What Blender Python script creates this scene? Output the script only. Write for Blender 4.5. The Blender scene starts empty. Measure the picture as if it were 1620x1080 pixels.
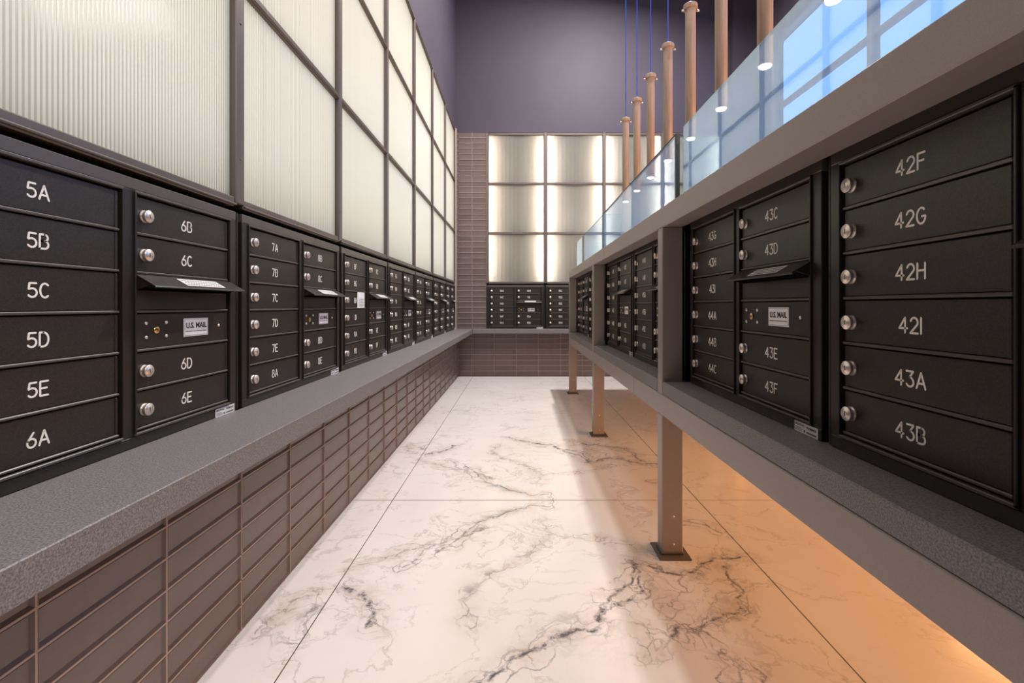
import bpy, math, random
from mathutils import Vector, Matrix

random.seed(7)
R = math.radians
SC = bpy.context.scene
COL = SC.collection

# ------------------------------------------------------------------ camera
H = 0.985
cd = bpy.data.cameras.new('camera')
cam = bpy.data.objects.new('camera', cd)
COL.objects.link(cam)
cam.location = (0, 0, H)
cam.rotation_euler = (R(90), 0, 0)
cd.sensor_width = 36
cd.lens = 740 / 1620 * 36
cd.shift_x = -(821 - 810) / 1620
cd.shift_y = -(540 - 483.3) / 1620
cd.clip_start = 0.02
SC.camera = cam

# ------------------------------------------------------------------ world, light, exposure
w = bpy.data.worlds.new('sky')
SC.world = w
w.use_nodes = True
bg = w.node_tree.nodes['Background']
bg.inputs[0].default_value = (0.30, 0.52, 1.0, 1)
bg.inputs[1].default_value = 1.7
SC.view_settings.view_transform = 'Standard'
SC.view_settings.look = 'None'
SC.view_settings.gamma = 1
SC.view_settings.use_curve_mapping = False
SC.view_settings.exposure = 0.08
SC.cycles.use_denoising = True
SC.cycles.max_bounces = 8
SC.cycles.transparent_max_bounces = 24
SC.cycles.caustics_reflective = False
SC.cycles.caustics_refractive = False
SC.cycles.sample_clamp_indirect = 4


def area(name, loc, rot, sx, sy, power, color, spread=180):
    l = bpy.data.lights.new(name, 'AREA')
    l.shape = 'RECTANGLE'
    l.size = sx
    l.size_y = sy
    l.energy = power
    l.color = color
    l.spread = R(spread)
    o = bpy.data.objects.new(name, l)
    o.location = loc
    o.rotation_euler = rot
    COL.objects.link(o)
    return o


# ceiling downlights over the mail island (they draw its two shadow edges on the floor)
area('ceiling_downlight', (1.17, 4.7, 5.5), (0, R(8), 0), 0.10, 0.10, 215, (1.0, 0.955, 0.92), 165)
area('ceiling_downlight', (0.90, 2.3, 5.5), (0, R(6), 0), 0.10, 0.10, 75, (1.0, 0.95, 0.91), 165)
# added soft fill lights, unseen, with no fixtures behind them
area('overhead_fill_light', (-0.1, 2.0, 5.5), (0, 0, 0), 0.9, 5.0, 34, (1.0, 0.95, 0.92))
area('left_wall_fill_light', (1.7, -1.3, 3.6), (R(28), R(38), 0), 1.0, 1.0, 68, (1.0, 0.93, 0.88))  # added fill, aimed to brighten the near left wall
# warm lobby wall lamps to the right of the island
area('wall_lamp_light', (3.1, 1.6, 0.95), (0, R(78), 0), 0.6, 3.4, 112, (1.0, 0.46, 0.16))


# ------------------------------------------------------------------ materials
MATS = {}


def mat(name, color=(0.5, 0.5, 0.5), rough=0.5, metal=0.0, spec=0.5, grain=None, bump=None, rand=0.0, emit=None):
    """grain=(scale, amount, color2) colour speckle; bump=(scale, strength, distance)"""
    m = bpy.data.materials.new(name)
    m.use_nodes = True
    nt = m.node_tree
    b = nt.nodes['Principled BSDF']
    b.inputs['Base Color'].default_value = (*color, 1)
    b.inputs['Roughness'].default_value = rough
    b.inputs['Metallic'].default_value = metal
    b.inputs['Specular IOR Level'].default_value = spec
    tc = nt.nodes.new('ShaderNodeTexCoord')
    out = None
    if grain:
        n = nt.nodes.new('ShaderNodeTexNoise')
        n.inputs['Scale'].default_value = grain[0]
        n.inputs['Detail'].default_value = 3
        nt.links.new(tc.outputs['Object'], n.inputs['Vector'])
        rp = nt.nodes.new('ShaderNodeValToRGB')
        rp.color_ramp.elements[0].position = 0.5 - grain[1]
        rp.color_ramp.elements[1].position = 0.5 + grain[1]
        rp.color_ramp.elements[0].color = (*color, 1)
        rp.color_ramp.elements[1].color = (*grain[2], 1)
        nt.links.new(n.outputs['Fac'], rp.inputs['Fac'])
        out = rp.outputs['Color']
        nt.links.new(out, b.inputs['Base Color'])
    if rand:
        oi = nt.nodes.new('ShaderNodeObjectInfo')
        mr = nt.nodes.new('ShaderNodeMapRange')
        mr.inputs['To Min'].default_value = 1 - rand
        mr.inputs['To Max'].default_value = 1 + rand
        nt.links.new(oi.outputs['Random'], mr.inputs['Value'])
        hs = nt.nodes.new('ShaderNodeHueSaturation')
        hs.inputs['Color'].default_value = (*color, 1)
        if out:
            nt.links.new(out, hs.inputs['Color'])
        nt.links.new(mr.outputs[0], hs.inputs['Value'])
        nt.links.new(hs.outputs[0], b.inputs['Base Color'])
    if bump:
        n = nt.nodes.new('ShaderNodeTexNoise')
        n.inputs['Scale'].default_value = bump[0]
        n.inputs['Detail'].default_value = 2
        nt.links.new(tc.outputs['Object'], n.inputs['Vector'])
        bp = nt.nodes.new('ShaderNodeBump')
        bp.inputs['Strength'].default_value = bump[1]
        bp.inputs['Distance'].default_value = bump[2]
        nt.links.new(n.outputs['Fac'], bp.inputs['Height'])
        nt.links.new(bp.outputs[0], b.inputs['Normal'])
    if emit:
        b.inputs['Emission Color'].default_value = (*emit[0], 1)
        b.inputs['Emission Strength'].default_value = emit[1]
    MATS[name] = m
    return m


mat('black_coat', (0.019, 0.0145, 0.012), 0.40, 0, 0.5, grain=(420, 0.12, (0.034, 0.027, 0.023)), bump=(520, 0.35, 0.0006))
mat('black_frame', (0.022, 0.017, 0.0145), 0.38, 0, 0.55, bump=(520, 0.3, 0.0005))
mat('edge_coat', (0.085, 0.072, 0.064), 0.36, 0, 0.6)
mat('black_gap', (0.008, 0.008, 0.008), 0.6)
mat('bronze', (0.150, 0.122, 0.108), 0.42, 0.35, 0.5, bump=(300, 0.15, 0.0004))
mat('island_paint', (0.310, 0.260, 0.238), 0.40, 0.1, 0.5, grain=(600, 0.2, (0.355, 0.30, 0.276)), bump=(500, 0.25, 0.0005))
mat('stone', (0.115, 0.105, 0.108), 0.48, 0, 0.5, grain=(340, 0.14, (0.25, 0.228, 0.228)), bump=(420, 0.25, 0.0008))
mat('tile', (0.138, 0.102, 0.097), 0.30, 0, 0.5, grain=(14, 0.3, (0.165, 0.124, 0.115)), bump=(30, 0.12, 0.002), rand=0.10)
mat('grout', (0.44, 0.35, 0.30), 0.8)
mat('plum_paint', (0.064, 0.053, 0.074), 0.6, 0, 0.3, grain=(1.3, 0.3, (0.074, 0.062, 0.085)), bump=(160, 0.25, 0.001))
mat('white_paint', (0.75, 0.74, 0.72), 0.7)
mat('nickel', (0.86, 0.77, 0.70), 0.36, 0.75)
mat('dark_steel', (0.20, 0.19, 0.18), 0.35, 1.0)
mat('brass', (0.80, 0.52, 0.20), 0.30, 1.0)
mat('etched_white', (0.95, 0.90, 0.82), 0.6)
mat('ink', (0.02, 0.02, 0.02), 0.6)
mat('plate', (0.92, 0.89, 0.91), 0.4)
mat('paper', (0.78, 0.75, 0.74), 0.7)
mat('joint', (0.035, 0.028, 0.025), 0.7)
mat('cord_blue', (0.04, 0.13, 0.95), 0.5)
mat('lamp_glow', (1, 1, 1), 0.5, emit=((1.0, 0.93, 0.78), 14))
mat('led', (1, 1, 1), 0.5, emit=((1.0, 0.87, 0.73), 16))
mat('led_board', (0.9, 0.9, 0.86), 0.5, emit=((1.0, 0.935, 0.83), 1.0))
mat('backing', (0.16, 0.14, 0.12), 0.8)
mat('glass_edge', (0.05, 0.16, 0.13), 0.15, 0, 0.8)
mat('dark_seal', (0.012, 0.014, 0.016), 0.4)


def wood():
    m = mat('oak', (0.42, 0.23, 0.13), 0.45)
    nt = m.node_tree
    tc = nt.nodes.new('ShaderNodeTexCoord')
    mp = nt.nodes.new('ShaderNodeMapping')
    mp.inputs['Scale'].default_value = (60, 60, 3)
    n = nt.nodes.new('ShaderNodeTexNoise')
    n.inputs['Scale'].default_value = 2
    n.inputs['Detail'].default_value = 4
    rp = nt.nodes.new('ShaderNodeValToRGB')
    rp.color_ramp.elements[0].position = 0.3
    rp.color_ramp.elements[1].position = 0.7
    rp.color_ramp.elements[0].color = (0.38, 0.255, 0.18, 1)
    rp.color_ramp.elements[1].color = (0.54, 0.38, 0.28, 1)
    nt.links.new(tc.outputs['Object'], mp.inputs[0])
    nt.links.new(mp.outputs[0], n.inputs['Vector'])
    nt.links.new(n.outputs['Fac'], rp.inputs[0])
    nt.links.new(rp.outputs[0], nt.nodes['Principled BSDF'].inputs['Base Color'])


wood()


def fluted(name, col):
    """frosted reeded glass: scatters light coming from behind, glossy skin in front"""
    m = bpy.data.materials.new(name)
    m.use_nodes = True
    nt = m.node_tree
    nt.nodes.clear()
    o = nt.nodes.new('ShaderNodeOutputMaterial')
    tr = nt.nodes.new('ShaderNodeBsdfTranslucent')
    tr.inputs[0].default_value = (*col, 1)
    df = nt.nodes.new('ShaderNodeBsdfDiffuse')
    df.inputs[0].default_value = (0.55, 0.57, 0.53, 1)
    m1 = nt.nodes.new('ShaderNodeMixShader')
    m1.inputs[0].default_value = 0.22
    gl = nt.nodes.new('ShaderNodeBsdfGlossy')
    gl.inputs['Roughness'].default_value = 0.12
    fr = nt.nodes.new('ShaderNodeFresnel')
    fr.inputs[0].default_value = 1.42
    m2 = nt.nodes.new('ShaderNodeMixShader')
    L = nt.links.new
    L(tr.outputs[0], m1.inputs[1])
    L(df.outputs[0], m1.inputs[2])
    L(fr.outputs[0], m2.inputs[0])
    L(m1.outputs[0], m2.inputs[1])
    L(gl.outputs[0], m2.inputs[2])
    L(m2.outputs[0], o.inputs[0])
    MATS[name] = m


fluted('reeded_glass', (0.95, 0.94, 0.89))
fluted('reed_valley_shade', (0.62, 0.60, 0.55))  # greyer copy for the flute valleys: their dark stripe shading painted into the colour


def clear_glass(name, film, tint, film_amt, gloss):
    m = bpy.data.materials.new(name)
    m.use_nodes = True
    nt = m.node_tree
    nt.nodes.clear()
    L = nt.links.new
    o = nt.nodes.new('ShaderNodeOutputMaterial')
    tp = nt.nodes.new('ShaderNodeBsdfTransparent')
    tp.inputs[0].default_value = (*tint, 1)
    a = nt.nodes.new('ShaderNodeBsdfDiffuse')
    a.inputs[0].default_value = (*film, 1)
    b = nt.nodes.new('ShaderNodeBsdfTranslucent')
    b.inputs[0].default_value = (*film, 1)
    ad = nt.nodes.new('ShaderNodeAddShader')
    L(a.outputs[0], ad.inputs[0])
    L(b.outputs[0], ad.inputs[1])
    m1 = nt.nodes.new('ShaderNodeMixShader')
    bf = nt.nodes.new('ShaderNodeNewGeometry')
    fr = nt.nodes.new('ShaderNodeFresnel')
    fr.inputs[0].default_value = gloss
    front = nt.nodes.new('ShaderNodeMath')
    front.operation = 'SUBTRACT'
    front.inputs[0].default_value = 1.0
    L(bf.outputs['Backfacing'], front.inputs[1])
    f1 = nt.nodes.new('ShaderNodeMath')
    f1.operation = 'MULTIPLY'
    L(front.outputs[0], f1.inputs[0])
    L(fr.outputs[0], f1.inputs[1])
    f2 = nt.nodes.new('ShaderNodeMath')
    f2.operation = 'MULTIPLY'
    f2.inputs[1].default_value = film_amt
    L(front.outputs[0], f2.inputs[0])
    L(f2.outputs[0], m1.inputs[0])
    L(tp.outputs[0], m1.inputs[1])
    L(ad.outputs[0], m1.inputs[2])
    gl = nt.nodes.new('ShaderNodeBsdfGlossy')
    gl.inputs['Roughness'].default_value = 0.01
    gl.inputs['Color'].default_value = (0.85, 0.93, 1.0, 1)
    m2 = nt.nodes.new('ShaderNodeMixShader')
    L(f1.outputs[0], m2.inputs[0])
    L(m1.outputs[0], m2.inputs[1])
    L(gl.outputs[0], m2.inputs[2])
    L(m2.outputs[0], o.inputs[0])
    MATS[name] = m


clear_glass('filmed_glass', (0.42, 0.66, 1.0), (0.88, 0.95, 1.0), 0.30, 2.8)
clear_glass('window_glass', (0.3, 0.5, 1.0), (0.92, 0.97, 1.0), 0.0, 1.45)


def fl(px, py):
    d = py - 483.3
    return ((px - 821) * H / d, 740 * H / d)


FOLD = 2.37


def marble():
    m = bpy.data.materials.new('marble')
    m.use_nodes = True
    nt = m.node_tree
    N = nt.nodes.new
    L = nt.links.new
    b = nt.nodes['Principled BSDF']
    geo = N('ShaderNodeNewGeometry')
    sep = N('ShaderNodeSeparateXYZ')
    L(geo.outputs['Position'], sep.inputs[0])

    def math_(op, a, b_=None, clamp=False):
        n = N('ShaderNodeMath')
        n.operation = op
        n.use_clamp = clamp
        for i, v in enumerate((a, b_)):
            if v is None:
                continue
            if isinstance(v, (int, float)):
                n.inputs[i].default_value = v
            else:
                L(v, n.inputs[i])
        return n.outputs[0]

    def vm(op, a, b_=None, scale=None, out=0):
        n = N('ShaderNodeVectorMath')
        n.operation = op
        for i, v in enumerate((a, b_)):
            if v is None:
                continue
            if isinstance(v, tuple):
                n.inputs[i].default_value = v
            else:
                L(v, n.inputs[i])
        if scale is not None:
            if isinstance(scale, (int, float)):
                n.inputs['Scale'].default_value = scale
            else:
                L(scale, n.inputs['Scale'])
        return n.outputs['Value'] if op in ('LENGTH', 'DOT_PRODUCT') else n.outputs[0]

    # book-matched slabs: the pattern mirrors about the cross joint
    yy = math_('SUBTRACT', FOLD, math_('ABSOLUTE', math_('SUBTRACT', sep.outputs[1], FOLD)))
    cmb = N('ShaderNodeCombineXYZ')
    L(sep.outputs[0], cmb.inputs[0])
    L(yy, cmb.inputs[1])
    p = cmb.outputs[0]

    def noise(vec, scale, detail=4, rough=0.6, dist=0.0, col=False):
        n = N('ShaderNodeTexNoise')
        n.inputs['Scale'].default_value = scale
        n.inputs['Detail'].default_value = detail
        n.inputs['Roughness'].default_value = rough
        n.inputs['Distortion'].default_value = dist
        L(vec, n.inputs['Vector'])
        return n.outputs['Color'] if col else n.outputs['Fac']

    def warp(scale, amt, detail):
        c = vm('SUBTRACT', noise(p, scale, detail, 0.65, col=True), (0.5, 0.5, 0.5))
        return vm('MULTIPLY', vm('SCALE', c, None, amt), (1, 1, 0))

    pw = vm('ADD', vm('ADD', p, warp(2.2, 0.26, 3)), warp(11, 0.085, 5))

    chains = [
        ([(130, 1075), (210, 975), (330, 945), (420, 905), (490, 885), (545, 800), (590, 745), (620, 700), (700, 700), (800, 715), (870, 680), (990, 660)], 1.0),
        ([(745, 910), (850, 885), (970, 830), (990, 780), (940, 700)], 0.9),
        ([(620, 690), (640, 780), (600, 830), (560, 830)], 1.0),
        ([(0, 655), (60, 590), (130, 560), (210, 520), (350, 490)], 0.9),
        ([(-110, 690), (-60, 640), (0, 620), (90, 590), (150, 575)], 0.8),
        ([(-290, 760), (-230, 800), (-230, 880)], 1.0),
        ([(-290, 700), (-180, 650), (-60, 625)], 0.55),
        ([(70, 850), (110, 770), (250, 700), (340, 600), (350, 540)], 0.45),
        ([(620, 960), (650, 900), (740, 910), (700, 960)], 0.6),
        ([(790, 550), (880, 562), (930, 590)], 0.8),
        ([(830, 700), (760, 780), (740, 910)], 0.4),
        ([(850, 880), (960, 1000), (1000, 1075)], 0.7),
        ([(-560, 880), (-470, 800), (-380, 780)], 0.7),
        ([(-500, 1000), (-440, 880), (-420, 830)], 0.5),
        ([(380, 590), (520, 600), (700, 640)], 0.35),
    ]
    dmin = None
    for pts, wt in chains:
        q = [fl(700 + x * .4817, 560 + y * .4817) for x, y in pts]
        for a, c in zip(q, q[1:]):
            ba = (c[0] - a[0], c[1] - a[1], 0.0)
            l2 = ba[0] ** 2 + ba[1] ** 2
            if l2 < 1e-6:
                continue
            pa = vm('SUBTRACT', pw, (a[0], a[1], 0.0))
            dp = vm('DOT_PRODUCT', pa, (ba[0] / l2, ba[1] / l2, 0.0))
            h = math_('ADD', dp, 0.0, True)
            n = N('ShaderNodeVectorMath')
            n.operation = 'SCALE'
            n.inputs[0].default_value = ba
            L(h, n.inputs['Scale'])
            d = vm('LENGTH', vm('SUBTRACT', pa, n.outputs[0]))
            d = math_('ADD', d, (1 - wt) * 0.022)
            dmin = d if dmin is None else math_('MINIMUM', dmin, d)

    def ramp(v, a, b_, lo, hi):
        n = N('ShaderNodeMapRange')
        n.clamp = True
        n.inputs['From Min'].default_value = a
        n.inputs['From Max'].default_value = b_
        n.inputs['To Min'].default_value = lo
        n.inputs['To Max'].default_value = hi
        L(v, n.inputs['Value'])
        return n.outputs[0]

    # thin crackle inside a band around the guide veins
    vo = N('ShaderNodeTexVoronoi')
    vo.feature = 'DISTANCE_TO_EDGE'
    vo.inputs['Scale'].default_value = 9
    mpv = vm('MULTIPLY', vm('ADD', pw, warp(16, 0.06, 3)), (1.0, 1.3, 1.0))
    L(mpv, vo.inputs['Vector'])
    crack = ramp(vo.outputs['Distance'], 0.0, 0.035, 1, 0)
    band = ramp(dmin, 0.01, 0.07, 1, 0)
    fine = noise(p, 26, 5, 0.7)
    core = math_('MULTIPLY', ramp(dmin, 0.002, 0.014, 1, 0), ramp(fine, 0.40, 0.54, 0.10, 1))
    strand = math_('MULTIPLY', ramp(math_('ABSOLUTE', math_('SUBTRACT', dmin, ramp(noise(p, 6, 2), 0.35, 0.65, 0.0, 0.07))), 0.0, 0.006, 1, 0), ramp(noise(p, 5, 3), 0.46, 0.60, 0, 0.75))
    cloud = math_('MULTIPLY', ramp(dmin, 0.0, 0.05, 1, 0), ramp(noise(p, 4.2, 5, 0.75), 0.52, 0.62, 0, 0.75))
    core = math_('MAXIMUM', math_('MAXIMUM', core, strand), math_('MULTIPLY', cloud, ramp(fine, 0.42, 0.56, 0.25, 1)))
    v1 = math_('MAXIMUM', core, math_('MULTIPLY', math_('MULTIPLY', crack, band), 0.75))
    # faint free veins all over
    n1 = noise(pw, 1.5, 6, 0.62, 0.8)
    rid = ramp(math_('ABSOLUTE', math_('SUBTRACT', n1, 0.5)), 0.0, 0.012, 1, 0)
    n2 = noise(vm('ADD', pw, (7.3, 2.1, 0)), 2.3, 6, 0.6, 0.6)
    rid2 = ramp(math_('ABSOLUTE', math_('SUBTRACT', n2, 0.47)), 0.0, 0.010, 1, 0)
    msk = ramp(noise(p, 1.9, 2), 0.42, 0.66, 0.0, 1)
    free = math_('MULTIPLY', math_('MAXIMUM', rid, rid2), msk)
    grey = math_('MAXIMUM', v1, math_('MULTIPLY', free, 0.30), True)
    tan = math_('MULTIPLY', ramp(dmin, 0.0, 0.09, 0.6, 0), ramp(noise(p, 7, 5, 0.7), 0.42, 0.65, 0, 1), True)
    tan = math_('MAXIMUM', tan, math_('MULTIPLY', rid2, 0.30), True)

    def mix(f, a, c):
        n = N('ShaderNodeMix')
        n.data_type = 'RGBA'
        L(f, n.inputs[0])
        for i, v in ((6, a), (7, c)):
            if isinstance(v, tuple):
                n.inputs[i].default_value = (*v, 1)
            else:
                L(v, n.inputs[i])
        return n.outputs[2]

    base = mix(ramp(noise(p, 1.2, 4), 0.35, 0.7, 0, 1), (0.80, 0.765, 0.745), (0.73, 0.69, 0.665))
    c1 = mix(tan, base, (0.50, 0.38, 0.29))
    c2 = mix(math_('MULTIPLY', grey, 0.96), c1, (0.105, 0.098, 0.108))
    L(c2, b.inputs['Base Color'])
    b.inputs['Roughness'].default_value = 0.17
    b.inputs['Specular IOR Level'].default_value = 0.4
    MATS['marble'] = m


marble()


# ------------------------------------------------------------------ mesh helpers
class MB:
    def __init__(s):
        s.v, s.f, s.m, s.sm = [], [], [], []

    def quad(s, pts, mi=0, smooth=False):
        i = len(s.v)
        s.v += [tuple(p) for p in pts]
        s.f.append(tuple(range(i, i + len(pts))))
        s.m.append(mi)
        s.sm.append(smooth)

    def box(s, x0, x1, y0, y1, z0, z1, mi=0):
        i = len(s.v)
        s.v += [(x, y, z) for z in (z0, z1) for y in (y0, y1) for x in (x0, x1)]
        for f in ((0, 2, 3, 1), (4, 5, 7, 6), (0, 1, 5, 4), (2, 6, 7, 3), (0, 4, 6, 2), (1, 3, 7, 5)):
            s.f.append(tuple(i + k for k in f))
            s.m.append(mi)
            s.sm.append(False)
        return s

    def cbox(s, x0, x1, y0, y1, z0, z1, c=0.003, mi=0):
        """box with all twelve edges chamfered by c"""
        i = len(s.v)
        V = {}
        for sx in (0, 1):
            for sy in (0, 1):
                for sz in (0, 1):
                    X, Y, Z = (x0, x1)[sx], (y0, y1)[sy], (z0, z1)[sz]
                    dx, dy, dz = (c, -c)[sx], (c, -c)[sy], (c, -c)[sz]
                    for ax in range(3):
                        p = [X + dx, Y + dy, Z + dz]
                        p[ax] = (X, Y, Z)[ax]
                        V[(sx, sy, sz, ax)] = i
                        s.v.append(tuple(p))
                        i += 1

        def add(idx, outward):
            pts = [Vector(s.v[k]) for k in idx]
            n = (pts[1] - pts[0]).cross(pts[2] - pts[1])
            if n.dot(Vector(outward)) < 0:
                idx = idx[::-1]
            s.f.append(tuple(idx))
            s.m.append(mi)
            s.sm.append(False)
        sg = (-1, 1)
        for k in (0, 1):
            add([V[(k, a, b, 0)] for a, b in ((0, 0), (1, 0), (1, 1), (0, 1))], (sg[k], 0, 0))
            add([V[(a, k, b, 1)] for a, b in ((0, 0), (1, 0), (1, 1), (0, 1))], (0, sg[k], 0))
            add([V[(a, b, k, 2)] for a, b in ((0, 0), (1, 0), (1, 1), (0, 1))], (0, 0, sg[k]))
        for a in (0, 1):
            for b in (0, 1):
                add([V[(a, b, 0, 0)], V[(a, b, 1, 0)], V[(a, b, 1, 1)], V[(a, b, 0, 1)]], (sg[a], sg[b], 0))
                add([V[(a, 0, b, 0)], V[(a, 1, b, 0)], V[(a, 1, b, 2)], V[(a, 0, b, 2)]], (sg[a], 0, sg[b]))
                add([V[(0, a, b, 1)], V[(1, a, b, 1)], V[(1, a, b, 2)], V[(0, a, b, 2)]], (0, sg[a], sg[b]))
                for c_ in (0, 1):
                    add([V[(a, b, c_, 0)], V[(a, b, c_, 1)], V[(a, b, c_, 2)]], (sg[a], sg[b], sg[c_]))
        return s

    def lathe(s, prof, axis='z', origin=(0, 0, 0), n=16, mi=0, smooth=True):
        """prof: list of (radius, height) bottom to top; axis 'z' or 'y' (height runs along -y, towards the viewer)"""
        ox, oy, oz = origin

        def P(r, h, t):
            c, q = math.cos(t) * r, math.sin(t) * r
            return (ox + c, oy + q, oz + h) if axis == 'z' else (ox + c, oy - h, oz + q)
        i = len(s.v)
        for r, h in prof:
            for k in range(n):
                s.v.append(P(r, h, 2 * math.pi * k / n))
        for j in range(len(prof) - 1):
            for k in range(n):
                a, b = i + j * n + k, i + j * n + (k + 1) % n
                s.f.append((a, b, b + n, a + n))
                s.m.append(mi)
                s.sm.append(smooth)
        s.f.append(tuple(i + k for k in range(n))[::-1])
        s.m.append(mi)
        s.sm.append(False)
        j = i + (len(prof) - 1) * n
        s.f.append(tuple(j + k for k in range(n)))
        s.m.append(mi)
        s.sm.append(False)
        return s

    def ribbon(s, pts, wdt, y, th, mi=0):
        """flat stroke with round ends in the x-z plane, front at y"""
        def disc(c, k=8):
            return [(c[0] + math.cos(2 * math.pi * q / k) * wdt / 2, c[1] + math.sin(2 * math.pi * q / k) * wdt / 2) for q in range(k)]
        for a, b in zip(pts, pts[1:]):
            d = Vector((b[0] - a[0], b[1] - a[1]))
            if d.length < 1e-7:
                continue
            n = Vector((-d.y, d.x)).normalized() * wdt / 2
            q = [(a[0] - n.x, a[1] - n.y), (b[0] - n.x, b[1] - n.y), (b[0] + n.x, b[1] + n.y), (a[0] + n.x, a[1] + n.y)]
            s.quad([(x, y, z) for x, z in q], mi)
            for g in range(4):
                p, r = q[g], q[(g + 1) % 4]
                s.quad([(p[0], y, p[1]), (p[0], y + th, p[1]), (r[0], y + th, r[1]), (r[0], y, r[1])], mi)
        for c in pts:
            s.quad([(x, y - 0.00005, z) for x, z in disc(c)], mi)

    def mesh(s, name, mats):
        me = bpy.data.meshes.new(name)
        me.from_pydata(s.v, [], s.f)
        for m in mats:
            me.materials.append(MATS[m])
        me.polygons.foreach_set('material_index', s.m)
        me.polygons.foreach_set('use_smooth', s.sm)
        me.update()
        return me


def obj(name, me, parent=None, loc=None, rz=0.0):
    o = bpy.data.objects.new(name, me)
    COL.objects.link(o)
    if parent is not None:
        o.parent = parent
    if loc:
        o.location = loc
    o.rotation_euler = (0, 0, rz)
    return o


def build(name, mb, mats, parent=None, loc=None, rz=0.0):
    if isinstance(mats, str):
        mats = [mats]
    return obj(name, mb.mesh(name, mats), parent, loc, rz)


def tag(o, label=None, cat=None, group=None, kind=None):
    if label:
        o['label'] = label
    if cat:
        o['category'] = cat
    if group:
        o['group'] = group
    if kind:
        o['kind'] = kind
    return o


def empty(name, loc, rz=0.0):
    return obj(name, None, None, loc, rz)


# ------------------------------------------------------------------ room shell
YB = 6.51            # tile face of the back wall
XL = -0.84           # tile face of the left wall
ZC = 5.6
XR = 3.25
YN = -3.0
Z0 = 0.665           # mail counter top

# floor: slabs of book-matched marble, each its own piece, over a dark joint bed
fb = build('floor', MB().box(-0.87, XR + .2, YN, 6.56, -0.06, -0.0030), 'joint')
tag(fb, 'white marble floor of large bookmatched slabs with grey and tan veins', kind='structure')
g = 0.0019
xs = [-0.853, -0.64, 0.906, 2.45, XR + .1]
ys = [-3.0, -0.73, 2.37, 5.47, 6.53]
for i in range(4):
    for j in range(4):
        build('marble_slab', MB().cbox(xs[i] + g, xs[i + 1] - g, ys[j] + g * 1.6, ys[j + 1] - g * 1.6, -0.0029, 0.0, 0.0006), 'marble', fb)

c = build('ceiling', MB().box(-1.5, XR + .2, YN, 6.75, ZC, ZC + .1), 'white_paint')
tag(c, 'pale ceiling high above the mail room', kind='structure')


def tile_mesh(wd, ht):
    """glazed tile with a dished face: rim proud, centre recessed; local x right, z up, front towards -y"""
    b = MB()
    gx, rim = 0.0020, 0.0016
    x0, x1, z0, z1 = gx, wd - gx, gx, ht - gx
    F, I, B = -0.010, -0.0045, 0.0
    o = [(x0, z0), (x1, z0), (x1, z1), (x0, z1)]
    r = [(x0 + rim, z0 + rim), (x1 - rim, z0 + rim), (x1 - rim, z1 - rim), (x0 + rim, z1 - rim)]
    n = [(x0 + .0055, z0 + .0085), (x1 - .0055, z0 + .0085), (x1 - .0055, z1 - .0030), (x0 + .0055, z1 - .0030)]
    for q in range(4):
        t = (q + 1) % 4
        b.quad([(*o[q][:1], B, o[q][1]), (o[t][0], B, o[t][1]), (o[t][0], F + .0012, o[t][1]), (o[q][0], F + .0012, o[q][1])])
        b.quad([(o[q][0], F + .0012, o[q][1]), (o[t][0], F + .0012, o[t][1]), (r[t][0], F, r[t][1]), (r[q][0], F, r[q][1])])
        b.quad([(r[q][0], F, r[q][1]), (r[t][0], F, r[t][1]), (n[t][0], I, n[t][1]), (n[q][0], I, n[q][1])])
    b.quad([(x, I, z) for x, z in n])
    return b.mesh('tile', ['tile'])


TM = {}


def tiles(parent, xcuts, zcuts, place, rz):
    """place(s, z) -> world location of local origin"""
    for xa, xb in zip(xcuts, xcuts[1:]):
        for za, zb in zip(zcuts, zcuts[1:]):
            key = (round(xb - xa, 4), round(zb - za, 4))
            if key not in TM:
                TM[key] = tile_mesh(*key)
            obj('tile', TM[key], parent, place(xa, za), rz)


def grout(xcuts, zcuts, origin, rz):
    """raised joint lines between the tiles"""
    b = MB()
    for x in xcuts[1:-1]:
        b.box(x - .0021, x + .0021, -.0092, 0, zcuts[0], zcuts[-1])
    for z in zcuts[1:-1]:
        b.box(xcuts[0], xcuts[-1], -.0092, 0, z - .0021, z + .0021)
    return build('grout', b, 'grout', None, origin, rz)


TP = 0.0762
# left wall: core, base behind the tiles, plum upper wall
b = MB()
b.box(-1.62, -1.50, YN, 6.75, 0, ZC)
b.box(-1.50, -0.878, YN, 6.75, 3.40, ZC)
b.box(-1.50, -0.878, YN, 0.62, 0, 3.40)
b.box(-1.50, -0.850, 6.372, 6.75, 0.610, 3.40, 1)
b.box(-1.50, -0.850, 0.62, 6.75, 0, 0.609, 1)
wl = build('wall_left', b, ['plum_paint', 'grout'])
tag(wl, 'left wall, plum paint above and taupe dished tiles below the counter', kind='structure')
zc = [k * TP for k in range(8)] + [0.609]
yc = [1.117 + .302 * k for k in range(-2, 18)] + [YB + .0]
tiles(wl, yc, zc, lambda s, z: (XL - .010, s, z), R(90))
grout(yc, zc, (XL - .010, 0, 0), R(90)).parent = wl
ztop = [Z0] + [0.731 + .0762 * k for k in range(0, 36)]
tiles(wl, [6.374, YB], ztop, lambda s, z: (XL - .010, s, z), R(90))
grout([6.374, YB], ztop, (XL - .010, 0, 0), R(90)).parent = wl

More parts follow.
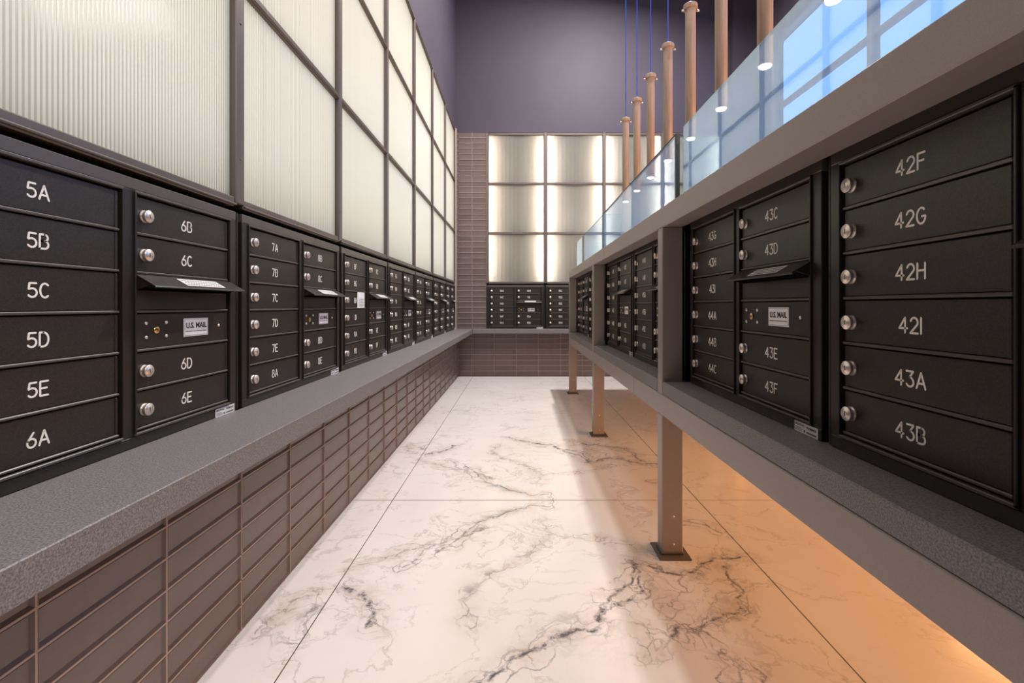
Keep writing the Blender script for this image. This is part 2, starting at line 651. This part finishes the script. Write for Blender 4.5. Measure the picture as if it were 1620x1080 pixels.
# back wall
b = MB()
b.box(-1.50, XR + .2, 6.90, 7.0, 0, ZC)
b.box(-0.878, XR + .2, 6.53, 6.90, 3.40, ZC)
b.box(-0.86, -0.455, YB + .010, 6.90, 0.610, 3.40, 1)
b.box(-0.86, XR + .2, YB + .010, 6.90, 0, 0.609, 1)
b.box(2.88, XR + .2, 6.53, 6.90, 0.609, 3.40)
b.box(2.93, XR + .2, 6.40, 6.53, 0, ZC)
wb = build('wall_back', b, ['plum_paint', 'grout'])
tag(wb, 'back wall, dark plum paint above, stacked brown tiles at its left end and below the ledge', kind='structure')
xc = [-0.84, -0.653] + [-0.653 + .3075 * k for k in range(1, 12)]
tiles(wb, xc, zc, lambda s, z: (s, YB + .010, z), 0)
grout(xc, zc, (0, YB + .010, 0), 0).parent = wb
tiles(wb, [-0.84, -0.653, -0.455], ztop, lambda s, z: (s, YB + .010, z), 0)
grout([-0.84, -0.653, -0.455], ztop, (0, YB + .010, 0), 0).parent = wb

# right wall with tall windows, and the wall behind the camera
b = MB()
b.box(XR, XR + .2, YN, 6.9, 4.42, ZC)
b.box(XR, XR + .2, YN, 6.9, 0, 2.5)
b.box(XR, XR + .2, 6.1, 6.9, 2.5, 4.42)
b.box(XR, XR + .2, YN, -2.4, 2.5, 4.42)
wr = build('wall_right', b, 'plum_paint')
tag(wr, 'right lobby wall around the high windows', kind='structure')
wf = build('wall_front', MB().box(-1.5, XR + .2, YN - .1, YN, 0, ZC), 'plum_paint')
tag(wf, 'plum wall behind the viewer', kind='structure')
wn = obj('window_3', None, None, (XR, 0, 0))
tag(wn, 'high lobby windows with blue sky outside', kind='structure')
for k in range(5):
    y0 = -2.4 + k * 1.7
    b = MB().box(0.08, 0.09, y0 + .03, y0 + 1.67, 2.53, 4.39)
    build('pane', b, 'window_glass', wn)
for k in range(6):
    build('mullion', MB().cbox(0.04, 0.13, -2.4 + k * 1.7 - .03, -2.4 + k * 1.7 + .03, 2.5, 4.42, .004), 'bronze', wn)
for z in (2.5, 3.5, 4.38):
    build('transom', MB().cbox(0.045, 0.125, -2.37, 6.07, z, z + .04, .004), 'bronze', wn)

# ------------------------------------------------------------------ backlit reeded glass walls
GZ = [1.300, 1.992, 2.684, 3.376]
GP = 0.818


def reed_mesh(wd, ht, pitch=0.0105, seg=5):
    b = MB()
    n = int(round(wd / pitch))
    pw = wd / n
    prof = []
    for i in range(n):
        for k in range(seg):
            t = k / seg
            prof.append((i * pw + t * pw, -0.0034 * math.sin(math.pi * t)))
    prof.append((wd, 0.0))
    for q, ((xa, ya), (xb, yb)) in enumerate(zip(prof, prof[1:])):
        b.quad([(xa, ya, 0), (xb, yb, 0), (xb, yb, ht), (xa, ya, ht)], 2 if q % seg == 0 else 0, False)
    b.box(0, 0.004, 0.0, 0.010, 0, ht, 1)
    b.box(wd - .004, wd, 0.0, 0.010, 0, ht, 1)
    return b.mesh('pane', ['reeded_glass', 'glass_edge', 'reed_valley_shade'])


def glazing(name, origin, rz, ncol, label, mode):
    """local x along the wall from the first mullion, y into the wall, z up"""
    root = obj(name, None, None, origin, rz)
    tag(root, label, kind='structure')
    m = 0.021
    for r in range(3):
        pm = reed_mesh(GP - 2 * m, GZ[r + 1] - GZ[r] - 2 * m + .012)
        for cidx in range(ncol):
            obj('pane', pm, root, (cidx * GP + m, 0.022, GZ[r] + m - .006))
    for k in range(ncol + 1):
        b = MB()
        b.cbox(k * GP - .022, k * GP + .022, 0.0, 0.050, GZ[0] + .0, GZ[3] + .022, .003)
        for z in (GZ[0] + .14, GZ[1] + .14, GZ[2] + .14, GZ[1] - .13, GZ[2] - .13):
            b.lathe([(0.0042, 0.0), (0.0036, 0.0012), (0.001, 0.0016)], 'y', (k * GP, 0.0, z), 8, 0)
        build('mullion', b, 'bronze', root)
    for r in range(4):
        for cidx in range(ncol):
            b = MB()
            x0, x1 = cidx * GP + .022, (cidx + 1) * GP - .022
            zz = GZ[r]
            b.cbox(x0, x1, 0.004, 0.048, zz - .015 + (0.004 if r == 0 else 0), zz + .018, .003)
            b.cbox(x0, x1, -0.004, 0.006, zz - .012 + (0.004 if r == 0 else 0), zz - .002, .002)
            build('transom', b, 'bronze', root)
    W = ncol * GP
    if mode == 'board':
        b = MB().box(0, W, 0.20, 0.21, GZ[0], GZ[3])
        build('light_board', b, 'led_board', root)
    else:
        for k in range(ncol + 1):
            b = MB()
            for sgn in (-1, 1):
                if 0 < k < ncol or (k == 0 and sgn > 0) or (k == ncol and sgn < 0):
                    xa, xb = sorted((k * GP + sgn * .004, k * GP + sgn * .034))
                    b.box(xa, xb, 0.130, 0.140, GZ[0] + .03, GZ[3] - .03)
            build('led_strip', b, 'led', root)
    D = 0.24 if mode == 'board' else 0.16
    b = MB()
    b.box(-.02, W + .02, D, D + .02, GZ[0] - .0, GZ[3] + .02)
    b.box(-.02, W + .02, 0.05, D, GZ[3], GZ[3] + .02)
    b.box(-.02, W + .02, 0.05, D, GZ[0] - .004, GZ[0] + .004)
    b.box(-.03, -.02, 0.05, D, GZ[0], GZ[3])
    b.box(W + .02, W + .03, 0.05, D, GZ[0], GZ[3])
    build('light_cavity', b, 'backing', root)
    return root


UY0 = 0.637
glazing('window_1', (-0.866, UY0, 0), R(90), 7, 'backlit reeded glass wall in a bronze grid above the left mailboxes', 'board')
glazing('window_2', (-0.446, YB + .012, 0), 0, 4, 'backlit reeded glass panels in a bronze grid on the back wall, glowing at their upright edges', 'strip')

# ------------------------------------------------------------------ engraved stroke letters
def arc(cx, cz, rx, rz_, a0, a1, n=9):
    return [(cx + rx * math.cos(R(a0 + (a1 - a0) * i / n)), cz + rz_ * math.sin(R(a0 + (a1 - a0) * i / n))) for i in range(n + 1)]


G = {
    '0': [arc(.3, .5, .3, .5, 90, 450, 18)],
    '1': [[(.12, .8), (.32, 1), (.32, 0)]],
    '2': [arc(.3, .7, .28, .3, 165, -25, 9) + [(0, 0), (.6, 0)]],
    '3': [[(.02, 1), (.55, 1), (.27, .6)] + arc(.28, .3, .3, .3, 90, -150, 10)],
    '4': [[(.48, 0), (.48, 1), (0, .3), (.66, .3)]],
    '5': [[(.55, 1), (.1, 1), (.04, .58)] + arc(.28, .33, .31, .31, 115, -145, 10)],
    '6': [[(.44, 1), (.06, .45)] + arc(.31, .3, .29, .3, 150, 510, 16)],
    '7': [[(0, 1), (.58, 1), (.2, 0)]],
    '8': [arc(.3, .76, .24, .24, -90, 270, 14), arc(.3, .27, .3, .27, 90, 450, 14)],
    '9': [[(.16, 0), (.55, .56)] + arc(.3, .7, .29, .3, -30, 330, 16)],
    'A': [[(0, 0), (.34, 1), (.68, 0)], [(.12, .32), (.56, .32)]],
    'B': [[(0, 0), (0, 1), (.34, 1)] + arc(.34, .77, .23, .23, 90, -90, 7) + [(0, .54), (.36, .54)] + arc(.36, .27, .25, .27, 90, -90, 8) + [(0, 0)]],
    'C': [arc(.33, .5, .33, .5, 48, 312, 14)],
    'D': [[(0, 0), (0, 1), (.26, 1)] + arc(.26, .5, .36, .5, 90, -90, 10) + [(0, 0)]],
    'E': [[(.55, 1), (0, 1), (0, 0), (.55, 0)], [(0, .52), (.46, .52)]],
    'F': [[(.55, 1), (0, 1), (0, 0)], [(0, .52), (.46, .52)]],
    'G': [arc(.33, .5, .33, .5, 48, 345, 15) + [(.64, .46), (.38, .46)]],
    'H': [[(0, 0), (0, 1)], [(.58, 0), (.58, 1)], [(0, .53), (.58, .53)]],
    'I': [[(.0, 0), (.0, 1)]],
}


def gw(ch):
    return max(p[0] for s in G[ch] for p in s)


NUM = {}


def number_mesh(t):
    if t in NUM:
        return NUM[t]
    h = 0.0255
    gap = 0.24
    ws = [gw(ch) for ch in t]
    tot = (sum(ws) + gap * (len(t) - 1)) * h
    b = MB()
    x = -tot / 2
    for ch, wd in zip(t, ws):
        for s in G[ch]:
            b.ribbon([(x + px * h, (pz - .5) * h) for px, pz in s], 0.0034, -0.0006, 0.0006)
        x += (wd + gap) * h
    NUM[t] = b.mesh('number', ['etched_white'])
    return NUM[t]


def text_mesh(txt, size, matname, bold=0.0):
    cu = bpy.data.curves.new('lettering', 'FONT')
    cu.body = txt
    cu.size = size
    cu.align_x = 'CENTER'
    cu.align_y = 'CENTER'
    cu.offset = bold
    cu.resolution_u = 3
    cu.extrude = 0.0001
    o = bpy.data.objects.new('lettering', cu)
    COL.objects.link(o)
    dg = bpy.context.evaluated_depsgraph_get()
    me = bpy.data.meshes.new_from_object(o.evaluated_get(dg))
    bpy.data.objects.remove(o)
    me.transform(Matrix.Rotation(R(90), 4, 'X'))
    me.materials.clear()
    me.materials.append(MATS[matname])
    return me


# ------------------------------------------------------------------ mailbox units
DW, RP, ZB = 0.332, 0.089, 0.036
C1, C2 = 0.040, 0.4165
UW, UH = 0.812, 0.606


def door_mesh(w_=DW, h_=RP):
    b = MB()
    b.cbox(0.0022, w_ - .0022, -0.0015, 0.012, 0.0065, h_ - .0022, 0.0014)
    # rolled lip along the lower edge
    b.cbox(0.0005, w_ - .0005, -0.0050, 0.006, 0.0005, 0.0062, 0.0016, 1)
    # folded return on the hinge side
    b.cbox(w_ - .0095, w_ - .0030, -0.0034, 0.004, 0.0065, h_ - .003, 0.0012)
    return b.mesh('door', ['black_coat', 'edge_coat'])


DOOR = door_mesh()
MASTER = MB()
MASTER.cbox(0.0022, DW - .0022, -0.0015, 0.012, 0.0065, RP - .0022, 0.0014)
MASTER.cbox(0.0005, DW - .0005, -0.0050, 0.006, 0.0005, 0.0062, 0.0016, 1)
MASTER.cbox(DW - .0095, DW - .003, -0.0034, 0.004, 0.0065, RP - .003, 0.0012)
MASTER = MASTER.mesh('master_door', ['black_coat', 'edge_coat'])

LOCK = MB()
LOCK.lathe([(0.0142, 0.0), (0.0142, 0.003), (0.0122, 0.0042), (0.0122, 0.0085), (0.0140, 0.0098), (0.0140, 0.0130), (0.0130, 0.0142), (0.0094, 0.0142), (0.0090, 0.0148), (0.0006, 0.0150)], 'y', (0, 0, 0), 20, 0)
LOCK.box(-0.0009, 0.0009, -0.0153, -0.0140, -0.0045, 0.0045, 1)
LOCK = LOCK.mesh('lock', ['nickel', 'ink'])

ALOCK = MB()
ALOCK.lathe([(0.0088, 0.0), (0.0088, 0.0025), (0.0074, 0.0036), (0.001, 0.0036)], 'y', (0, 0, 0), 18, 0)
ALOCK.box(-0.0035, 0.0035, -0.0042, -0.0030, -0.0006, 0.0006, 1)
ALOCK = ALOCK.mesh('arrow_lock', ['brass', 'ink'])

SCREW = MB()
SCREW.lathe([(0.0045, 0.0), (0.0042, 0.0015), (0.0026, 0.0028), (0.0005, 0.0031)], 'y', (0, 0, 0), 10, 0)
SCREW = SCREW.mesh('screw', ['nickel'])

PLATE = MB().cbox(-0.047, 0.047, -0.0016, 0.0, -0.0235, 0.0235, .0006)
for z0, z1, x0, x1 in ((-.0212, -.0204, -.0445, .0445), (.0204, .0212, -.0445, .0445), (-.0212, .0212, -.0445, -.0437), (-.0212, .0212, .0437, .0445)):
    PLATE.box(x0, x1, -.0018, -.0014, z0, z1, 1)
PLATE = PLATE.mesh('mail_plate', ['plate', 'ink'])
T_US = text_mesh('U.S. MAIL', 0.0195, 'ink', 0.0007)
T_AP = text_mesh('APPROVED BY THE POSTMASTER GENERAL', 0.0042, 'ink')

# hinged drop-slot flap: slopes out and down from its hinge, with a turned-down lip
FLAP = MB()
FW = DW + .012
fy, fz = -0.046, -0.026
prof = [(0.0, 0.002), (fy, fz + .0015), (fy - .002, fz - .0015), (fy + .0005, fz - .0035), (fy + .001, fz), (0.0, -0.0005)]
for (ya, za), (yb, zb) in zip(prof, prof[1:] + prof[:1]):
    FLAP.quad([(0, ya, za), (0, yb, zb), (FW, yb, zb), (FW, ya, za)])
FLAP.quad([(0, y, z) for y, z in prof][::-1])
FLAP.quad([(FW, y, z) for y, z in prof])
for x0 in (0.002, FW - .005):
    tri = [(0, -.001), (fy * .8, fz * .8 - .001), (0.0, -.034)]
    for x in (x0, x0 + .003):
        FLAP.quad([(x, y, z) for y, z in tri])
    FLAP.quad([(x0, *tri[1]), (x0 + .003, *tri[1]), (x0 + .003, *tri[2]), (x0, *tri[2])])
FLAP = FLAP.mesh('slot_flap', ['black_frame'])
FLBL = MB()


def on_flap(x, t, e):
    """point on the sloping flap: t runs from its outer lip (0) to its hinge (1)"""
    y = fy * (1 - t)
    return (x, y - e * .5, .002 + (fz - .0005) * (1 - t) + e * .87)


FLBL.quad([on_flap(.115, .15, .0006), on_flap(.265, .15, .0006), on_flap(.265, .8, .0006), on_flap(.115, .8, .0006)], 0)
for q in range(3):
    for s_ in range(14):
        x = .122 + s_ * .0098 + (q % 2) * .002
        t = .25 + q * .18
        FLBL.quad([on_flap(x, t, .0009), on_flap(x + .007, t, .0009), on_flap(x + .007, t + .06, .0009), on_flap(x, t + .06, .0009)], 1)
FLBL = FLBL.mesh('flap_label', ['paper', 'ink'])

HANDLE = MB()
HANDLE.box(0.006, DW - .006, 0.004, 0.012, 0.0, RP - .004)
SLOTP = MB()
SLOTP.cbox(0.0022, DW - .0022, -0.0015, 0.012, 0.0065, RP - .036, 0.0014)
SLOTP.cbox(0.0005, DW - .0005, -0.0050, 0.006, 0.0005, 0.0062, 0.0016, 1)
SLOTP = SLOTP.mesh('slot_panel', ['black_coat', 'edge_coat'])

STICK = MB().box(0.0, 0.088, -0.0012, 0.0, 0.0, 0.0235, 0)
for q in range(26):
    x = .047 + q * .0014
    STICK.box(x, x + .0006 + .0005 * (q * 7 % 3 == 0), -.0014, -.0011, .0035, .0075, 1)
for q, (x0, x1) in enumerate(((.004, .030), (.004, .034), (.004, .027))):
    for k in range(5):
        xa = x0 + (x1 - x0) * k / 5
        STICK.box(xa, xa + (x1 - x0) / 5 * .78, -.0014, -.0011, .0035 + q * .0032, .0048 + q * .0032, 1)
STICK.box(.0365, .0415, -.0014, -.0011, .0035, .0085, 1)
STICK = STICK.mesh('sticker', ['paper', 'ink'])
T_S1 = text_mesh('USPS-STD-4C', 0.0062, 'ink', .0001)
T_S2 = text_mesh('FLORENCE', 0.0070, 'ink', .0002)


def frame_mesh():
    b = MB()
    # outer bezel rails and stiles
    F0, F1 = -0.004, 0.016
    b.cbox(0.002, UW - .024, F0, F1, 0.0, 0.026, .0016)
    b.cbox(0.002, UW - .024, F0, F1, UH - .026, UH, .0016, 2)
    for x0, x1 in ((0.002, 0.032), (C1 + DW + .007, C2 - .007), (C2 + DW + .008, UW - .024)):
        b.cbox(x0, x1, F0, F1, 0.026, UH - .026, .0016)
    # raised reveal rims round each column
    for cx in (C1, C2):
        x0, x1, z0, z1 = cx - .008, cx + DW + .008, ZB - .008, ZB + 6 * RP + .008
        t, fr = .005, -0.009
        b.cbox(x0, x1, fr, F1, z0 - .001, z0 + t, .0012, 2)
        b.cbox(x0, x1, fr, F1, z1 - t, z1 + .001, .0012, 2)
        b.cbox(x0, x0 + t, fr, F1, z0, z1, .0012)
        b.cbox(x1 - t, x1, fr, F1, z0, z1, .0012)
    # filler strip to the next unit
    b.box(UW - .024, UW, 0.012, 0.02, 0.0, UH, 1)
    b.cbox(UW - .010, UW - .004, 0.002, 0.014, 0.0, UH, .001)
    return b.mesh('frame', ['black_frame', 'black_gap', 'edge_coat'])


FRAME = frame_mesh()
BODYS = MB().box(0.003, UW - .003, 0.016, 0.40, 0.001, UH - .001).mesh('cabinet_body', ['black_gap'])
FLOORS = {}


def seq(floor, letter, n):
    out = []
    for _ in range(n):
        out.append(f'{floor}{letter}')
        if letter == 'I':
            floor, letter = floor + 1, 'A'
        else:
            letter = chr(ord(letter) + 1)
    return out


def unit(loc, rz, names1, names2, label, group, scale_z=1.0):
    u = empty('mailbox_unit', loc, rz)
    u.scale = (1, 1, scale_z)
    tag(u, label, 'mailbox', group)
    obj('cabinet_body', BODYS, u)
    obj('frame', FRAME, u)

    def tenant(cx, row, nm):
        d = obj('door', DOOR, u, (cx, 0, ZB + (5 - row) * RP))
        n = obj('number', number_mesh(nm), d, (DW * .49, -0.0015, RP * .50))
        k = obj('lock', LOCK, d, (0.024, -0.0015, RP * .50))
        k.rotation_euler = (0, random.uniform(-.25, .25), 0)
    for r, nm in enumerate(names1):
        tenant(C1, r, nm)
    for r, nm in zip((0, 1, 4, 5), names2):
        tenant(C2, r, nm)
    obj('slot_panel', SLOTP, u, (C2, 0, ZB + 3 * RP))
    f = obj('slot_flap', FLAP, u, (C2 - .004, -0.003, ZB + 4 * RP - .002))
    obj('flap_label', FLBL, f)
    md = obj('master_door', MASTER, u, (C2, 0, ZB + 2 * RP))
    for x, z in ((.030, .065), (.030, .032), (.092, .065), (.092, .032), (.292, .0495)):
        obj('screw', SCREW, md, (x, -.0015, z))
    obj('arrow_lock', ALOCK, md, (0.060, -.0015, .048))
    obj('mail_plate', PLATE, md, (0.198, -.0015, .049))
    obj('lettering', T_US, md, (0.198, -.0034, .0535))
    obj('lettering', T_AP, md, (0.198, -.0034, .0385))
    s = obj('sticker', STICK, u, (0.690, -0.0042, 0.0005))
    obj('lettering', T_S1, s, (0.020, -.0014, .0175))
    obj('lettering', T_S2, s, (0.0655, -.0014, .0160))
    return u


left_names = [
    (['5A', '5B', '5C', '5D', '5E', '6A'], ['6B', '6C', '6D', '6E']),
    (['7A', '7B', '7C', '7D', '7E', '8A'], ['8B', '8C', '8D', '8E']),
]
q = seq(8, 'F', 60)
for k in range(5):
    left_names.append((q[k * 10:k * 10 + 6], q[k * 10 + 6:k * 10 + 10]))
for k, (n1, n2) in enumerate(left_names):
    where = ['nearest on the left wall', 'second along the left wall', 'third on left wall, with paper note', 'fourth along the left wall',
             'fifth along the left wall', 'last but one on the left wall', 'last on the left wall by the tiled corner'][k]
    unit((-0.868, UY0 + k * GP + .003, Z0), R(90), n1, n2, f'black mailbox unit, doors {n1[0]} to {n2[-1]}, {where}', 'mailboxes along the left wall')
for k in range(4):
    n = seq(14, 'B', 40)[k * 10:k * 10 + 10]
    if k > 1:
        break
    unit((-0.444 + k * GP, YB + .006, Z0), 0, n[:6], n[6:],
         f'black mailbox unit on back wall {["beside the tiled corner, doors 14B to 15B", "half behind the island, doors 15C to 16C"][k]}', 'mailboxes on the back wall')
# back wall behind the island: blank cabinet filler so the row goes on
b = MB()
b.cbox(-0.444 + 2 * GP, 2.80, YB + .006, YB + .30, Z0 + .002, Z0 + UH, .003)
build('filler_panel', b, 'black_frame', wb)

# ------------------------------------------------------------------ stone counter (left and back)
b = MB()
b.cbox(-0.866, -0.626, 0.30, 3.42, 0.609, Z0, .0018)
b2 = MB()
b2.cbox(-0.866, -0.626, 3.422, 6.5095, 0.609, Z0, .0018)
b3 = MB()
b3.cbox(-0.624, 2.9, 6.300, 6.5095, 0.609, Z0, .0018)
ct = empty('stone_counter', (0, 0, 0))
tag(ct, 'long speckled grey stone ledge under the left and back mailboxes', 'counter')
for m_ in (b, b2, b3):
    build('stone_slab', m_, 'stone', ct)

# ------------------------------------------------------------------ mail island
XF = 0.564
PT = 0.080
isl = empty('mailbox_island', (XF + .04, 2.7, 0))
tag(isl, 'taupe metal island frame on square legs holding the right-hand mailboxes', 'stand')


def ip(name, b, m, parent=None):
    o = build(name, b, m, parent or isl)
    if parent is None:
        o.location = (-(XF + .04), -2.7, 0)
    return o


YE = 5.30
Y_ = [0.147, 1.842, 3.537, 5.238]
BM = MB()
BM.cbox(XF, XF + PT, -0.9, 3.10, 1.294, 1.373, .003)
ip('top_beam', BM, 'island_paint')
ip('top_beam', MB().cbox(XF, XF + PT, 3.1012, YE, 1.294, 1.373, .003), 'island_paint')
ip('bottom_beam', MB().cbox(XF, XF + PT, -0.9, 2.30, 0.552, 0.634, .003), 'island_paint')
ip('bottom_beam', MB().cbox(XF, XF + PT, 2.3012, YE, 0.552, 0.634, .003), 'island_paint')
for y in Y_:
    ip('upright', MB().cbox(XF, XF + PT + .002, y, y + .060, 0.634, 1.294, .003), 'island_paint')
    p = ip('leg', MB().cbox(XF, XF + .082, y, y + .062, 0.005, 0.552, .003), 'island_paint')
    ip('base_plate', MB().cbox(XF - .020, XF + .104, y - .036, y + .098, 0.0, 0.006, .001).cbox(XF - .004, XF + .086, y - .004, y + .066, .006, .016, .003), 'bronze', p)
    for z in (.045, .155):
        s = obj('screw', SCREW, p, (XF + .045, y, z))
    p = ip('leg', MB().cbox(1.638, 1.72, y, y + .062, 0.005, 0.60, .003), 'island_paint')
    ip('base_plate', MB().cbox(1.618, 1.74, y - .036, y + .098, 0.0, 0.006, .001), 'bronze', p)
ip('deck', MB().box(XF + PT, 1.64, -0.9, YE, 1.345, 1.365), 'island_paint')
ip('back_panel', MB().cbox(1.64, 1.72, -0.9, YE, 0.60, 1.373, .003), 'island_paint')
ip('underside', MB().box(XF + PT, 1.64, -0.9, YE, 0.60, 0.62), 'island_paint')
ip('end_panel', MB().cbox(XF + PT + .003, 1.64, YE - .02, YE, 0.62, 1.345, .002), 'island_paint')

bays = [(-0.9, 0.145), (0.209, 1.840), (1.904, 3.535), (3.599, 5.236)]
led_lab = {1: 'speckled stone sill under the nearest island mailboxes, below doors 42F to 44C', 2: 'speckled stone sill in the middle bay of the island',
           3: 'speckled stone sill in the farthest bay of the island'}
for k, (y0, y1) in enumerate(bays):
    if k == 0:
        continue
    o = build('stone_sill', MB().cbox(XF + .0005, 0.97, y0 + .001, y1 - .001, 0.635, 0.686, .003), 'stone')
    tag(o, led_lab[k], 'ledge', 'stone sills of the island')

rq = seq(42, 'B', 70)
for bk in (1, 2, 3):
    y0, y1 = bays[bk]
    for j in (0, 1):
        n = ((bk - 1) * 2 + j) * 10
        n2, n1 = rq[n:n + 4], rq[n + 4:n + 10]
        far = y0 + (j + 1) * (y1 - y0) / 2 - .002
        pos = {1: ['in the nearest island bay, nearer one', 'in the nearest island bay, beside its post'],
               2: ['in the middle island bay, nearer one', 'in the middle island bay, farther one'],
               3: ['in the farthest island bay, nearer one', 'in the farthest island bay, at its end']}[bk][j]
        unit((0.668, far - .023, 0.6865), R(-90), n1, n2, f'black mailbox unit, doors {n2[0]} to {n1[-1]}, {pos}', 'mailboxes in the island', 1.025)


# ------------------------------------------------------------------ glass boxes on the island
def pane_mb(x0, x1, y0, y1, z0, z1):
    """glass sheet: two big faces filmed glass, narrow edges green"""
    b = MB()
    b.box(x0, x1, y0, y1, z0, z1)
    thinx = (x1 - x0) < (y1 - y0)
    for i, f in enumerate(b.f):
        c_ = [b.v[k] for k in f]
        flat = (len({round(v[0], 5) for v in c_}) == 1) if thinx else (len({round(v[1], 5) for v in c_}) == 1)
        b.m[i] = 0 if flat else 1
    return b


GT = 1.612
for k, (y0, y1, joints, lab) in enumerate([
        (-0.88, 1.640, [], 'nearest clear glass guard on top of the island'),
        (1.712, 3.200, [], 'middle clear glass guard on top of the island, dark edged'),
        (3.206, 4.706, [4.20], 'farthest low glass guard on the island top, ending short of its last post')]):
    g_ = empty('glass_guard', (0.58, y0, 1.373))
    tag(g_, lab, 'glass screen', 'glass guards on the island')

    def gp(name, b, m):
        o = build(name, b, m, g_)
        o.location = (-0.58, -y0, -1.373)
    cuts = [y0] + joints + [y1]
    for a, b_ in zip(cuts, cuts[1:]):
        gp('pane', pane_mb(0.576, 0.586, a + .001, b_ - .001, 1.3735, GT), ['filmed_glass', 'glass_edge'])
    if k > 0:
        gp('end_pane', pane_mb(0.587, 1.64, y0 + .001, y0 + .011, 1.3735, GT), ['window_glass', 'glass_edge'])
    if k != 1:
        gp('end_pane', pane_mb(0.587, 1.64, y1 - .011, y1 - .001, 1.3735, GT), ['window_glass', 'glass_edge'])
    gp('rear_pane', pane_mb(1.642, 1.652, y0 + .001, y1 - .001, 1.3735, GT), ['window_glass', 'glass_edge'])
    if k == 1:
        gp('corner_seal', MB().cbox(0.574, 0.588, y0 - .004, y0 + .012, 1.3735, GT + .003, .001), 'dark_seal')
        gp('edge_trim', MB().cbox(0.574, 0.588, y0 + .012, y1, GT, GT + .004, .001), 'dark_seal')
    for j in joints:
        gp('corner_seal', MB().cbox(0.574, 0.588, j - .03, j + .03, 1.3735, GT, .001), 'bronze')
    if k == 2:
        gp('corner_seal', MB().cbox(0.574, 0.588, y0 - .004, y0 + .008, 1.3735, GT + .002, .001), 'dark_seal')

# ------------------------------------------------------------------ timber pendants on blue cords
XP, ZT, ZL = 0.85, 2.468, 1.812
P_T = MB().lathe([(0.0215, 0.0), (0.025, 0.002), (0.025, ZT - ZL - .004), (0.0235, ZT - ZL)], 'z', (0, 0, 0), 24).mesh('tube', ['oak'])
P_C = MB().lathe([(0.027, 0.0), (0.034, 0.002), (0.034, 0.020), (0.032, 0.024), (0.010, 0.026), (0.006, 0.034), (0.005, 0.040)], 'z', (0, 0, 0), 24, 0, False).mesh('collar', ['oak'])
P_G = MB().lathe([(0.0185, -0.004), (0.0210, 0.0), (0.0210, 0.003)], 'z', (0, 0, 0), 20).mesh('diffuser', ['lamp_glow'])
P_W = MB().lathe([(0.0034, 0.0), (0.0034, ZC - ZT - .038)], 'z', (0, 0, 0), 8).mesh('cord', ['cord_blue'])
P_S = MB().lathe([(0.0050, 0.0), (0.0050, 0.012), (0.0035, 0.014)], 'y', (0, 0, 0), 10).mesh('set_screw', ['nickel'])
ordn = ['at the far end of the row', 'second from the far end', 'third from the far end', 'fourth from the far end', 'fifth from the far end',
        'third from the near end', 'second from the near end', 'nearest, mostly above the frame']
for k in range(8):
    u = empty('pendant_lamp', (XP, 3.722 - .351 * k, ZL))
    tag(u, f'slim round timber pendant on a blue cord, {ordn[k]}', 'pendant lamp', 'timber pendants above the island')
    obj('tube', P_T, u)
    obj('collar', P_C, u, (0, 0, ZT - ZL - .018))
    obj('diffuser', P_G, u, (0, 0, -.0005))
    obj('cord', P_W, u, (0, 0, ZT - ZL + .018))
    for a in (90, -90):
        s = obj('set_screw', P_S, u, (math.copysign(.030, a), 0, ZT - ZL - .022))
        s.rotation_euler = (0, 0, R(a))

# ------------------------------------------------------------------ paper note in a clear sleeve on door 8H
yn = UY0 + 2 * GP + C1 + .19
n = empty('paper_note', (-0.868 + .0045, yn, Z0 + ZB + 3 * RP + .001), R(90))
tag(n, 'small white paper note in a clear sleeve stuck on door 8H', 'note')
b = MB().cbox(-.002, .112, .0, .0008, .002, .088, .0003)
build('sleeve', b, 'plate', n)
b = MB().cbox(0.012, .100, -.0012, -.0002, .004, .060, .0003)
for q_ in range(5):
    for s_ in range(6):
        x = .018 + s_ * .0125 + (q_ % 2) * .002
        b.box(x, x + .009, -.0014, -.0011, .013 + q_ * .009, .0155 + q_ * .009, 1)
build('sheet', b, ['paper', 'ink'], n)
